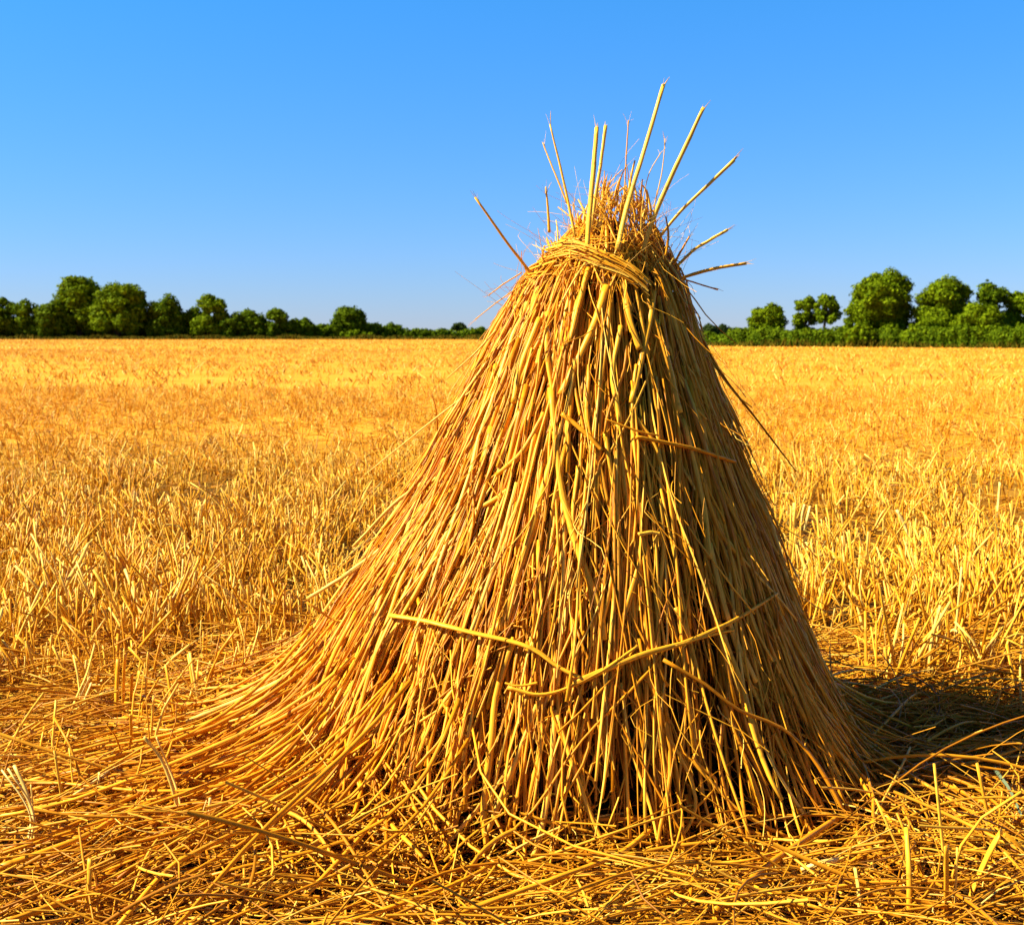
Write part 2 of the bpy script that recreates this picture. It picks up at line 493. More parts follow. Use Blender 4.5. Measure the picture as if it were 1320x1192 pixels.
# fine hairs
n = 130
a = rng.random(n) * 2 * PI
z0 = Z_TOP - rng.uniform(0.0, 0.3, n)
r0 = RAD(z0, a)
L_ = rng.uniform(0.06, 0.2, n)
el = rng.uniform(0.2, 1.45, n)
cv = rng.normal(0, 0.5, n)[:, None]
r = r0[:, None] + (L_ * np.cos(el))[:, None] * u
aa = a[:, None] + cv * u * u
P = np.stack([r * np.cos(aa), r * np.sin(aa), z0[:, None] + (L_ * np.sin(el))[:, None] * u - 0.04 * u * u * rng.random(n)[:, None]], -1)
tubes(b, P, np.full((n, 1), 0.0007) * np.linspace(1, 0.5, 7)[None, :], 3, rng.uniform(0.8, 1, n))
o = b.build('frayed_head', M_STALK, STACK); tag(o, kind='stuff')


def hero(pts3, w0, w1, mat, parent, name='stalk', S=8, rnd=None, flat=0.8, n=16, org=ORG, label=None, sc=0.46, fray=False):
    P = smooth_line(pts3, n)[None]
    d = np.linalg.norm(P[0] - CAM, axis=1)
    st_ = 1 + 0.035 * np.sign(np.sin(np.linspace(0, rng.uniform(3, 7), n) + rng.random() * 6))
    R = (np.linspace(w0, w1, n) * sc / F) * np.mean(d) * (1 + 0.03 * rng.normal(0, 1, n)) * st_
    P = P + np.cumsum(rng.normal(0, 0.0003, (1, n, 3)), axis=1)
    bb = Buf()
    if fray:
        tip, dr = P[0, -1], nrm(P[0, -1] - P[0, -3])
        for _ in range(3):
            q = tip - dr * rng.uniform(.01, .03)
            e = tip + dr * rng.uniform(.004, .03) + rng.normal(0, .004, 3)
            uu = np.linspace(0, 1, 5)[:, None]
            tubes(bb, (q + (e - q) * uu + rng.normal(0, .006, 3) * uu ** 2)[None], np.linspace(R[-1] * .45, .0004, 5)[None], 4, np.array([.9]), np.array([.5]))
    tubes(bb, P, R[None], S, np.array([rng.uniform(0.55, 0.95) if rnd is None else rnd]), np.array([flat]), cap=True)
    o = bb.build(name, mat, parent, origin=org)
    if label: o['label'] = label
    return o


# stalks sticking out of the top: pixel line, widths, depth of root and of tip
TOPS = [
    ([(700, 372), (674, 340), (648, 306), (612, 255)], 9, 5, 3.36, 3.30, .75),
    ([(742, 305), (733, 262), (722, 215), (708, 160)], 9, 4, 3.30, 3.34, .8),
    ([(731, 262), (712, 216), (700, 184)], 5, 3, 3.32, 3.4, .7),
    ([(757, 322), (761, 268), (766, 215), (770, 165)], 12, 10, 3.24, 3.30, .8),
    ([(762, 300), (769, 245), (775, 205), (781, 163)], 7, 7, 3.30, 3.38, .85),
    ([(804, 265), (808, 205), (811, 155)], 4, 3, 3.38, 3.42, .6),
    ([(796, 322), (808, 268), (836, 176), (855, 110)], 12, 8, 3.24, 3.32, .85),
    ([(828, 325), (846, 272), (878, 200), (907, 138)], 10, 7, 3.28, 3.26, .85),
    ([(850, 306), (878, 272), (914, 238), (947, 207)], 8, 9, 3.34, 3.30, .85),
    ([(868, 348), (893, 324), (915, 310), (938, 297)], 7, 8, 3.38, 3.42, .85),
    ([(868, 361), (900, 352), (930, 345), (962, 340)], 7, 7, 3.40, 3.36, .75),
    ([(872, 357), (900, 366), (925, 374)], 4, 3, 3.42, 3.5, .3),
    ([(690, 360), (660, 377), (613, 412)], 4, 2, 3.36, 3.3, .8),
    ([(672, 352), (650, 366), (630, 381)], 3, 2, 3.4, 3.3, .9),
    ([(826, 300), (828, 262), (836, 225), (852, 196)], 3, 2, 3.3, 3.32, .95),
    ([(842, 268), (852, 225), (857, 178)], 3, 2, 3.34, 3.36, .95),
    ([(708, 300), (706, 265), (704, 240)], 6, 3, 3.28, 3.28, .7),
    ([(868, 340), (878, 325), (889, 306)], 5, 3, 3.34, 3.32, .4),
    ([(858, 330), (862, 305), (859, 280)], 7, 4, 3.3, 3.3, .5),
]
for pts, w0, w1, y0, y1, r_ in TOPS:
    Y = np.linspace(y0, y1, len(pts))
    hero([on_plane(x, y, yy_) for (x, y), yy_ in zip(pts, Y)], w0, w1, M_STALK, STACK, rnd=min(r_ + .1, .93), flat=0.75, sc=.32, fray=True)

# single stalks of the flank that stand out in the photograph
HERO = [
    ([(842, 376), (838, 406), (825, 467), (812, 520)], 10, 9), ([(782, 368), (765, 421), (738, 478), (723, 508)], 11, 10),
    ([(759, 345), (744, 402), (735, 440)], 11, 10), ([(802, 360), (812, 413), (825, 451)], 10, 10),
    ([(842, 413), (859, 467), (875, 531)], 12, 11), ([(706, 402), (706, 459), (713, 508)], 8, 7),
    ([(696, 410), (670, 478), (662, 520)], 9, 9), ([(567, 560), (547, 610), (523, 693), (493, 763), (480, 810)], 9, 9),
    ([(633, 550), (607, 660), (585, 730)], 9, 8), ([(667, 623), (647, 700), (620, 783), (603, 827)], 10, 10),
    ([(717, 577), (697, 643), (670, 733), (645, 813)], 12, 10), ([(710, 500), (717, 567), (725, 633), (747, 713), (773, 783), (779, 826)], 10, 10),
    ([(725, 640), (728, 717), (723, 800), (720, 885)], 6, 6), ([(828, 717), (807, 783), (787, 850)], 9, 8),
    ([(780, 557), (797, 673), (790, 740), (773, 813), (760, 873)], 8, 8), ([(703, 533), (673, 583), (640, 612)], 10, 8),
    ([(607, 687), (560, 727), (523, 777)], 7, 6), ([(613, 657), (635, 645), (657, 630)], 6, 7),
    ([(818, 537), (843, 573), (857, 617), (872, 655)], 9, 9), ([(860, 633), (872, 680), (883, 720)], 7, 7),
    ([(850, 643), (855, 700), (850, 783), (843, 867)], 6, 6), ([(870, 783), (887, 823), (893, 880)], 8, 7),
    ([(900, 600), (925, 680), (953, 720)], 7, 6), ([(537, 808), (543, 878), (552, 962), (552, 1025)], 8, 8),
    ([(647, 795), (630, 835), (613, 888), (600, 928), (570, 1012), (556, 1062)], 9, 9), ([(593, 875), (567, 912), (533, 968)], 9, 8),
    ([(663, 822), (640, 895), (633, 955), (623, 1042), (628, 1100)], 10, 9), ([(695, 902), (667, 975), (643, 1035), (627, 1075)], 10, 8),
    ([(715, 915), (710, 995), (697, 1070), (687, 1104)], 9, 9), ([(718, 922), (737, 982), (760, 1048), (783, 1102)], 11, 11),
    ([(840, 922), (876, 973), (896, 1028), (887, 1064), (869, 1077), (845, 1056)], 6, 6), ([(873, 962), (920, 1010), (956, 1046), (1018, 1079)], 6, 6),
    ([(1065, 955), (1116, 1006), (1156, 1046), (1180, 1085)], 8, 7), ([(590, 520), (568, 560), (545, 600)], 8, 7),
    ([(450, 850), (400, 915), (362, 970)], 9, 8), ([(480, 820), (440, 890), (405, 955)], 9, 9), ([(430, 900), (405, 950), (388, 985)], 8, 8),
    ([(520, 880), (490, 960), (470, 1010)], 9, 9), ([(570, 700), (520, 760), (445, 800), (395, 775)], 5, 3), ([(560, 920), (535, 985), (520, 1035)], 8, 8),
    ([(760, 470), (756, 540), (775, 610), (783, 650)], 8, 7), ([(880, 420), (905, 500), (925, 590)], 7, 7), ([(940, 640), (965, 720), (985, 790)], 7, 6),
    ([(800, 420), (790, 480), (800, 545)], 8, 8), ([(915, 700), (940, 800), (975, 880)], 8, 7), ([(965, 760), (1000, 850), (1040, 930)], 7, 7),
    ([(930, 900), (960, 980), (985, 1050)], 8, 8), ([(800, 880), (812, 960), (838, 1040), (850, 1100)], 7, 7), ([(760, 900), (748, 960), (752, 1010)], 7, 7),
    ([(690, 560), (672, 640), (650, 690)], 9, 8), ([(640, 470), (618, 540), (600, 600)], 9, 8), ([(820, 470), (815, 540), (822, 600)], 7, 7),
    ([(1000, 800), (1035, 890), (1075, 980)], 7, 7), ([(880, 540), (905, 640), (915, 720)], 8, 7), ([(745, 600), (738, 670), (750, 730)], 7, 6),
]
for pts, w0, w1 in HERO:
    hero(stack_line(pts, 0.012), w0, w1, M_STALK, STACK, flat=float(rng.uniform(0.6, 0.9)))
# stalks lying across the others
CROSS = [
    ([(503, 793), (550, 800), (600, 813), (680, 833), (720, 860), (750, 875)], 8, 6, .8), ([(655, 886), (703, 895), (767, 870), (823, 833)], 9, 6, .8),
    ([(740, 881), (823, 845), (883, 828), (947, 800), (1003, 765)], 9, 5, .8), ([(870, 832), (905, 822), (947, 812)], 6, 6, .85),
    ([(820, 563), (890, 577), (947, 595)], 8, 7, .6), ([(855, 850), (909, 882), (953, 915), (1007, 937), (1044, 970), (1076, 1020), (1102, 1068), (1149, 1122)], 8, 7, .4),
    ([(823, 689), (838, 686), (851, 688)], 6, 5, .9), ([(724, 533), (752, 555), (776, 580)], 7, 5, .6), ([(780, 540), (822, 556), (850, 562)], 3, 3, .5),
    ([(693, 880), (668, 884), (650, 880)], 6, 4, .7),
]
for pts, w0, w1, r_ in CROSS:
    hero(stack_line(pts, 0.035), w0, w1, M_STALK, STACK, rnd=r_, flat=0.65, n=22)
# long dry leaves hanging clear of the right flank
for pts, w0, w1 in [([(893, 415), (928, 480), (975, 540), (1027, 608)], 9, 3), ([(925, 500), (950, 545), (970, 590)], 5, 2),
                    ([(985, 660), (1012, 710), (1035, 755)], 8, 3), ([(975, 640), (1005, 690), (1020, 740)], 6, 2), ([(960, 600), (975, 650), (985, 690)], 4, 2),
                    ([(565, 565), (563, 530), (557, 508)], 7, 3)]:
    p = np.array([on_plane(x, y, SY - 0.06) for x, y in pts])
    hero(p, w0, w1, M_STALK, STACK, name='hanging_leaf', rnd=.35, flat=0.3)
# long stalks trailing off the left flank
for pts, w0, w1 in [([(640, 480), (560, 540), (470, 612)], 4, 2), ([(590, 600), (520, 640), (455, 705)], 6, 4), ([(520, 690), (455, 735), (395, 772)], 7, 5),
                    ([(640, 425), (612, 455), (575, 488)], 4, 2), ([(480, 770), (400, 850), (345, 885), (240, 930)], 7, 6), ([(560, 650), (500, 700), (440, 745)], 7, 5)]:
    hero(np.array([on_plane(x, y, SY - 0.12) for x, y in pts]), w0, w1, M_PALE, STACK, rnd=.4)

# the tie: a loose twist of straw lying round the neck
b = Buf()
n, K = 34, 44
u = np.linspace(0, 1, K)
TIE = [(700, 330), (735, 322), (775, 335), (812, 352), (842, 378)]
line = smooth_line(stack_line(TIE, 0.03), K)
for k in range(n):
    a0, a1 = sorted(rng.choice([rng.uniform(0, 0.35), rng.uniform(0.5, 1.0)], 2, replace=False)) if rng.random() < .4 else (rng.uniform(0, .2), rng.uniform(.7, 1))
    idx = a0 + (a1 - a0) * np.linspace(0, 1, 16)
    p = np.stack([np.interp(idx, u, line[:, c]) for c in range(3)], -1)
    tw = rng.random() * 6 + idx * rng.uniform(-1.8, 2.2)
    rt = rng.uniform(0.004, 0.030)
    p = p + np.stack([0.2 * rt * np.cos(tw), -np.abs(rt * np.cos(tw)) * 0.8, rt * np.sin(tw)], -1)
    tubes(b, p[None], np.full((1, 16), rng.uniform(0.0014, 0.0034)), 5, np.array([rng.uniform(.5, 1)]), np.array([.6]))
# round the back of the neck
for k in range(30):
    a0 = rng.uniform(-0.4, 3.2); aa = a0 + np.linspace(0, rng.uniform(.6, 1.6), 14)
    z = Z_TOP - 0.17 + 0.02 * np.sin(aa * 2 + k) + rng.normal(0, .01)
    r = RAD(z, aa) + 0.02 + rng.normal(0, .005)
    tubes(b, np.stack([AX + r * np.cos(aa), SY + r * np.sin(aa), z], -1)[None], np.full((1, 14), rng.uniform(.0015, .0034)), 5, np.array([rng.uniform(.4, 1)]))
b.build('straw_tie', M_STALK, STACK, origin=ORG)

# skirt: stalks that slid down and fan out over the ground round the foot
b = Buf()
n = 430
a = rng.uniform(-0.35, PI + 0.75, n)
f = rng.random(n) < 0.62
a[f] = rng.choice([-2.55, -2.85, 0.0, 3.1, -0.2], f.sum()) + rng.normal(0, 0.25, f.sum())
u = np.linspace(0, 1, 8)[None, :]
zi = rng.uniform(0.03, 0.22, n)
L_ = rng.uniform(0.15, 0.6, n)
r0 = RAD(zi, a) * rng.uniform(0.88, 1.03, n)
r = r0[:, None] + L_[:, None] * u
aa = a[:, None] + rng.normal(0, 0.42, n)[:, None] * u + rng.normal(0, .12, n)[:, None] * np.sin(u * 5)
x, y = r * np.cos(aa), r * np.sin(aa)
z = gh(x + AX, y + SY) + 0.015 + rng.uniform(0, .05, n)[:, None] + zi[:, None] * (1 - u) ** 2.2
tubes(b, np.stack([x, y, z], -1), rng.uniform(0.0022, 0.006, n)[:, None] * np.linspace(1, .75, 8)[None, :], 5, rng.beta(2, 2, n), rng.uniform(.5, 1, n), cap=True)
# long stalks swept out to the left
n = 150
a = rng.normal(-2.78, 0.3, n); u = np.linspace(0, 1, 10)[None, :]
zi = rng.uniform(0.05, 0.3, n); L_ = rng.uniform(0.35, 0.95, n)
r = (RAD(zi, a) * rng.uniform(0.9, 1.02, n))[:, None] + L_[:, None] * u
aa = a[:, None] + rng.normal(0, 0.14, n)[:, None] * u + rng.normal(0, .04, n)[:, None] * np.sin(u * 5)
x, y = r * np.cos(aa), r * np.sin(aa)
z = gh(x + AX, y + SY) + 0.02 + rng.uniform(0, .07, n)[:, None] + zi[:, None] * (1 - u) ** 2.6
tubes(b, np.stack([x, y, z], -1), rng.uniform(0.0028, 0.0062, n)[:, None] * np.linspace(1, .75, 10)[None, :], 6, rng.beta(2.4, 1.5, n), rng.uniform(.4, .9, n), cap=True)
o = b.build('fallen_skirt', M_STALK, STACK); tag(o, kind='stuff')

# ------------------------------------------------------------------ loose straw on the ground
b = Buf()
TILT = 0.33                                   # the litter tends to lie raked one way


def litter(n, y0, y1, hw, lmin, lmax, rmin, rmax, K, S, zmax, curl, align=0.5, mn=2.0):
    y = np.sqrt(rng.uniform(y0 ** 2, y1 ** 2, n)); x = rng.uniform(-1, 1, n) * (hw * y + 0.3)
    ok = np.hypot(x - AX, y - SY) > 0.88 * RAD(0.02, np.arctan2(y - SY, x - AX))
    x, y = x[ok], y[ok]; n = len(x)
    hd = np.where(rng.random(n) < align, TILT + rng.normal(0, 0.35, n), rng.random(n) * 2 * PI)
    L_ = rng.uniform(lmin, lmax, n)
    u = np.linspace(-0.5, 0.5, K)[None, :]
    cv = rng.normal(0, curl, n)[:, None]
    h = hd[:, None] + cv * u
    step = L_[:, None] / (K - 1)
    px = x[:, None] + np.cumsum(np.cos(h) * step, 1) - 0.5 * L_[:, None] * np.cos(hd)[:, None]
    py = y[:, None] + np.cumsum(np.sin(h) * step, 1) - 0.5 * L_[:, None] * np.sin(hd)[:, None]
    z0 = rng.beta(1.1, 2.0, n) * zmax
    tilt = rng.normal(0, 0.12, n)[:, None] * u * L_[:, None] * 2
    arc = rng.uniform(-0.2, 0.6, n)[:, None] * L_[:, None] * (0.25 - u * u) * 0.6
    z = np.maximum(gh(px, py) + z0[:, None] + tilt + arc, gh(px, py) + 0.003)
    R = rng.uniform(rmin, rmax, n)[:, None] * (1 - 0.3 * (u + 0.5))
    tubes(b, np.stack([px, py, z], -1), R, S, rng.beta(1.7, 1.2, n), rng.uniform(0.3, 1, n))


litter(7800, 1.9, 4.4, 0.66, 0.06, 0.26, 0.0009, 0.0022, 8, 3, 0.085, 3.0, 0.25)
litter(6800, 1.9, 4.6, 0.66, 0.2, 0.65, 0.0015, 0.0038, 10, 4, 0.085, 1.5, 0.5)
litter(800, 1.9, 4.6, 0.66, 0.3, 0.8, 0.0028, 0.0054, 12, 6, 0.10, 0.8, 0.65)
litter(9000, 4.2, 8.5, 0.6, 0.06, 0.3, 0.0016, 0.0036, 5, 3, 0.06, 1.6, 0.3)
litter(7000, 8.0, 22, 0.58, 0.1, 0.45, 0.003, 0.007, 4, 3, 0.08, 1.2, 0.3)
o = b.build('straw_litter', M_LITTER); tag(o, kind='stuff')

# ------------------------------------------------------------------ standing stubble
b = Buf()


def dens(x, y):
    return 0.5 + 0.5 * np.sin(0.9 * y + 0.35 * np.sin(0.7 * x) + 1.3) * np.sin(0.45 * x + 0.3 * y + 2) \
        + 0.35 * np.sin(2.3 * x + 1.7 * y) * np.sin(1.9 * y - 1.1 * x)


def stubble(nc, per, y0, y1, hw, spread, hmin, hmax, rmin, rmax, K, S, lean=0.16, gap=0.3, keep=None):
    y = np.sqrt(rng.uniform(y0 ** 2, y1 ** 2, nc)); x = rng.uniform(-1, 1, nc) * (hw * y + 0.3)
    ok = (np.hypot((x - AX) * 0.85, y - SY) > 0.95) & (y < edge_y(x) - 1.0) & (rng.random(nc) > gap * (dens(x, y) < 0.42))
    if keep is not None: ok &= keep(x, y)
    x, y = x[ok], y[ok]
    cl = rng.normal(0, lean * 0.8, (len(x), 2)); ch = rng.uniform(hmin, hmax, len(x)) * (0.8 + 0.3 * np.clip(dens(x, y), 0, 1))
    m = rng.integers(per[0], per[1] + 1, len(x))
    idx = np.repeat(np.arange(len(x)), m); n = len(idx)
    bx = x[idx] + rng.normal(0, spread, n); by = y[idx] + rng.normal(0, spread, n)
    H = ch[idx] * rng.uniform(0.45, 1.1, n)
    ln = cl[idx] + rng.normal(0, lean, (n, 2))
    bend = rng.normal(0, 0.25, (n, 2)) * (rng.random(n) < 0.45)[:, None]
    u = np.linspace(0, 1, K)[None, :]
    px = bx[:, None] + H[:, None] * (ln[:, :1] * u + bend[:, :1] * u ** 3)
    py = by[:, None] + H[:, None] * (ln[:, 1:] * u + bend[:, 1:] * u ** 3)
    kink = (rng.random(n) < 0.12)[:, None] * np.clip(u - 0.6, 0, 1) * 1.1
    pz_ = gh(bx, by)[:, None] - 0.005 + H[:, None] * (u - kink)
    R = rng.uniform(rmin, rmax, n)[:, None] * np.linspace(1.05, 0.75, K)[None, :]
    tubes(b, np.stack([px, py, pz_], -1), R, S, np.where(rng.random(n) < .2, rng.uniform(.9, 1, n), rng.beta(1.6, 1.2, n)), rng.uniform(0.3, .9, n), cap=(S >= 5))


thin = lambda x, y: rng.random(len(x)) < np.clip((y - 3.0 - 0.8 * (x > 0) - 0.5 * np.clip((x + 1.1) / .3, 0, 1)) / 0.7, 0.03 + 0.10 * (np.abs(x - 0.1) > 0.75), 1)
stubble(1750, (4, 9), 2.2, 6.0, 0.66, 0.024, 0.15, 0.33, 0.0028, 0.0060, 5, 5, keep=thin)
stubble(900, (5, 11), 3.3, 7.5, 0.66, 0.03, 0.22, 0.38, 0.0038, 0.0072, 5, 6, lean=0.24, gap=0.6, keep=lambda x, y: (np.abs(x - 0.2) > 1.0) & (y > 3.25 + 0.7 * (x > 0)))
stubble(2700, (3, 8), 5.5, 10.5, 0.60, 0.034, 0.13, 0.29, 0.0034, 0.0066, 4, 5, gap=.5)
stubble(9000, (3, 6), 10, 26, 0.70, 0.05, 0.11, 0.23, 0.004, 0.008, 4, 4, lean=0.24)
stubble(12400, (2, 5), 25, 90, 0.72, 0.14, 0.09, 0.22, 0.009, 0.022, 3, 4, lean=0.35, gap=.1)
stubble(18000, (2, 4), 80, 252, 0.72, 0.4, 0.07, 0.17, 0.03, 0.06, 3, 4, lean=0.4, gap=.1)
o = b.build('stubble', M_FIELD); tag(o, kind='stuff')


# ------------------------------------------------------------------ single stubs and straws that stand out
def strands(name, strands_, label, cat, mat=M_PALE, group=None, ground_z=None):
    """strands_: list of (pixel points base first, w0, w1); the base stands on the ground, the rest in the upright plane there"""
    buf = Buf(); org = None
    for pts, w0, w1, in strands_:
        g = on_ground(*pts[0], 0.01)
        Y = g[1]
        P = [g + np.array([0, 0, -0.01])] + [on_plane(x, y, Y + 0.02 * rng.normal()) for x, y in pts[1:]]
        P = smooth_line(P, 10)[None]
        if org is None: org = np.array([g[0], g[1], 0.0])
        R = np.linspace(w0, w1, 10) * 0.44 / F * math.hypot(Y, CAM_H)
        tubes(buf, P, R[None], 6, np.array([rng.uniform(.45, 1)]), np.array([rng.uniform(.35, .6)]), cap=True)
    o = buf.build(name, mat, None, origin=org)
    return tag(o, label, cat, group)


G_ST = 'straw stubs standing out of the stubble'
STUBS = [
    ([([(238, 1082), (226, 1028), (208, 978), (186, 950)], 9, 7), ([(240, 1080), (230, 1025), (216, 985), (202, 951)], 8, 6)], 'pale bent pair of straws leaning left, left of the stack foot'),
    ([([(28, 1106), (40, 1062), (31, 1032), (2, 992)], 7, 5), ([(33, 1108), (43, 1060), (36, 1030), (10, 990)], 7, 5), ([(46, 1096), (44, 1058), (34, 1020), (18, 986)], 6, 5), ([(26, 1110), (38, 1070), (42, 1040), (40, 1012)], 5, 4)], 'pale fan of bent straws at the left edge'),
    ([([(78, 948), (98, 900), (112, 868), (122, 831)], 8, 6), ([(92, 942), (104, 900), (116, 872)], 7, 5), ([(100, 940), (108, 905), (118, 880)], 5, 5)], 'upright pale stub of three straws leaning right'),
    ([([(64, 800), (87, 750), (104, 722), (114, 700)], 8, 5), ([(74, 790), (92, 752), (108, 726)], 5, 4)], 'long pale straw leaning right above the left stubble'),
    ([([(198, 830), (188, 800), (176, 776), (161, 733)], 6, 4), ([(196, 830), (206, 798), (224, 768), (240, 736)], 5, 4), ([(194, 832), (192, 810), (184, 782)], 6, 5)], 'pale straws splitting into an open V'),
    ([([(150, 940), (150, 900), (152, 850)], 9, 8), ([(160, 938), (159, 890), (161, 842)], 9, 8), ([(168, 940), (169, 900), (170, 868)], 8, 8), ([(186, 935), (188, 890), (191, 840)], 7, 6)], 'dense upright clump of stubs in the left stubble'),
    ([([(112, 1195), (114, 1145), (116, 1106)], 10, 7), ([(127, 1192), (124, 1140), (117, 1107)], 9, 6)], 'folded straw stub with a pointed top at the bottom left'),
    ([([(252, 1096), (258, 1060), (266, 1032)], 8, 5), ([(268, 1098), (270, 1060), (271, 1028)], 8, 4)], 'narrow upright pair of stubs beside the bent pale pair'),
    ([([(375, 822), (360, 780), (343, 733)], 6, 4)], 'single slanting straw close to the left flank of the stack'),
    ([([(1190, 868), (1184, 840), (1172, 815), (1164, 800)], 8, 6)], 'bent stub leaning left, right of the stack'),
    ([([(1196, 884), (1200, 830), (1212, 780)], 6, 6), ([(1202, 870), (1203, 825), (1201, 784)], 6, 5), ([(1208, 860), (1209, 820), (1214, 790)], 5, 5)], 'tall straight pale stubs standing right of the bent stub'),
    ([([(1025, 684), (1024, 665), (1024, 648)], 6, 5), ([(1032, 684), (1034, 664), (1037, 650)], 6, 5), ([(1037, 682), (1041, 666), (1044, 652)], 5, 5)], 'three short pale stubs close to the right flank'),
    ([([(1174, 700), (1166, 676), (1156, 657)], 6, 5)], 'pale stub leaning left beyond the dark track on the right'),
    ([([(1284, 668), (1287, 645), (1289, 622)], 6, 6)], 'single upright pale stub near the right edge'),
    ([([(1220, 1198), (1220, 1140), (1220, 1090)], 11, 10), ([(1230, 1196), (1232, 1150), (1234, 1092)], 5, 4)], 'thick upright stub in the lit straw at the bottom right'),
    ([([(1244, 1165), (1266, 1118), (1286, 1078), (1291, 1070)], 9, 9)], 'thick stub slanting right at the bottom right'),
    ([([(1172, 1192), (1172, 1130), (1168, 1066)], 8, 7)], 'tall upright stub standing in front of the shaded skirt'),
    ([([(1110, 1198), (1107, 1150), (1102, 1118)], 8, 6)], 'short pale stub, leftward of the tall upright stub'),
    ([([(884, 1188), (890, 1150), (896, 1118)], 9, 8)], 'short stub at the bottom below the middle of the stack'),
    ([([(921, 1196), (923, 1170), (925, 1146)], 9, 8)], 'shortest stub at the bottom edge below the stack'),
    ([([(1316, 905), (1306, 870), (1298, 830)], 7, 5)], 'thin straw leaning left at the right edge, above the dark shadow'),
]
for st, lab in STUBS:
    strands('straw_stub', st, lab, 'straw stub', M_PALE if 'pale' in lab else M_STALK, G_ST)

G_LS = 'loose straws lying on the ground'
LOOSE = [
    ([(427, 1194), (517, 1165), (600, 1132), (652, 1102)], 10, 9, 'long straw rising towards the stack along the bottom', .08, .6),
    ([(557, 1190), (640, 1158), (733, 1125), (800, 1098), (842, 1064)], 11, 12, 'thick curved straw in front of the stack foot', .10, .7),
    ([(398, 1150), (450, 1095), (493, 1045), (533, 1000)], 8, 7, 'straw climbing steeply to the left foot of the stack', .10, .7),
    ([(500, 1058), (522, 1080), (547, 1105)], 9, 7, 'short straw slanting down against the others by the stack foot', .10, .7),
    ([(1086, 1050), (1015, 1097), (964, 1137), (922, 1175)], 11, 12, 'thick straw lying slantwise, half in shade and half in sun', .09, .6),
    ([(971, 1142), (1010, 1158), (1058, 1170), (1118, 1180)], 8, 7, 'straw sloping down to the right in the sunlit bottom right', .08, .8),
    ([(1015, 1153), (1116, 1138), (1204, 1137), (1322, 1132)], 7, 6, 'long level straw across the bottom right', .08, .75),
    ([(905, 1113), (967, 1108), (998, 1101)], 7, 7, 'short level straw at the edge of the dark shadow', .08, .75),
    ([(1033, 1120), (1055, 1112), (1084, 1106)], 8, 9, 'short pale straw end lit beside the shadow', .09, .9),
    ([(-4, 1118), (103, 1080), (157, 1051), (220, 1024)], 11, 8, 'long straw rising right from the left edge', .10, .6),
    ([(2, 1190), (103, 1156), (168, 1140)], 12, 9, 'thick straw lying low in the bottom left corner', .08, .5),
    ([(153, 1192), (215, 1121), (264, 1092), (332, 1058)], 9, 11, 'thick straw bending up towards the stack from the bottom left', .11, .65),
    ([(74, 1038), (118, 1009), (166, 976)], 6, 6, 'straight pale straw beside the pale bent pair', .10, .95),
    ([(206, 982), (280, 967), (348, 950)], 8, 9, 'level straw running into the left foot of the stack', .10, .8),
    ([(118, 957), (219, 936), (305, 908), (430, 855)], 8, 8, 'long straw sweeping up onto the left flank of the stack', .10, .7),
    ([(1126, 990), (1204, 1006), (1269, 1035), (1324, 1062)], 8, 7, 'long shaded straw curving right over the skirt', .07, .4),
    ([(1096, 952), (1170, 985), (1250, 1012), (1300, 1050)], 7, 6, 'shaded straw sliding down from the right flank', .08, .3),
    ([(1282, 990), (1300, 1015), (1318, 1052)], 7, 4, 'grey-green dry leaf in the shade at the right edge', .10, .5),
]
for pts, w0, w1, lab, z, r_ in LOOSE:
    n = len(pts)
    zsl = [z * (0.6 + 0.4 * math.sin(PI * (k + .5) / n)) for k in range(n)]
    P = np.array([on_ground(x, y, zz_) for (x, y), zz_ in zip(pts, zsl)])
    org = np.array([P[0][0], P[0][1], 0.0])
    grey = 'grey-green' in lab
    o = hero(P, w0, w1, M_GREY if grey else (M_PALE if 'pale' in lab else M_STALK), None, name='dry_leaf' if 'leaf' in lab else 'loose_straw', rnd=r_, flat=.3 if 'leaf' in lab else .75, n=18, org=org, sc=.36)
    tag(o, lab, 'straw', G_LS)


# ------------------------------------------------------------------ trees along the field edge
def leaves(buf, C, Nn, size, n):
    """C centres, Nn normals -> one small leaf face each"""
    ref = nrm(rng.normal(0, 1, (n, 3)))
    t1 = nrm(np.cross(Nn, ref)); t2 = np.cross(Nn, t1)
    s = size * rng.uniform(0.6, 1.3, n)
    asp = rng.uniform(0.55, 1.0, n)
    bend = Nn * (s * rng.uniform(-.2, .2, n))[:, None]
    V = np.stack([C - t1 * s[:, None], C - t2 * (s * asp)[:, None] + bend, C + t1 * s[:, None], C + t2 * (s * asp)[:, None] + bend], 1)
    A = np.zeros((n, 4, 3)); A[..., 0] = rng.random(n)[:, None]
    q = np.arange(n)[:, None] * 4 + np.arange(4)[None, :]
    buf.add(V.reshape(-1, 3), A.reshape(-1, 3), [q])


def limb(buf, p0, p1, r0, r1, n=6):
    u = np.linspace(0, 1, n)[:, None]
    P = p0 + (p1 - p0) * u + np.sin(u * PI) * rng.normal(0, 0.06, 3) * np.linalg.norm(p1 - p0)
    tubes(buf, P[None], np.linspace(r0, r1, n)[None], 7)


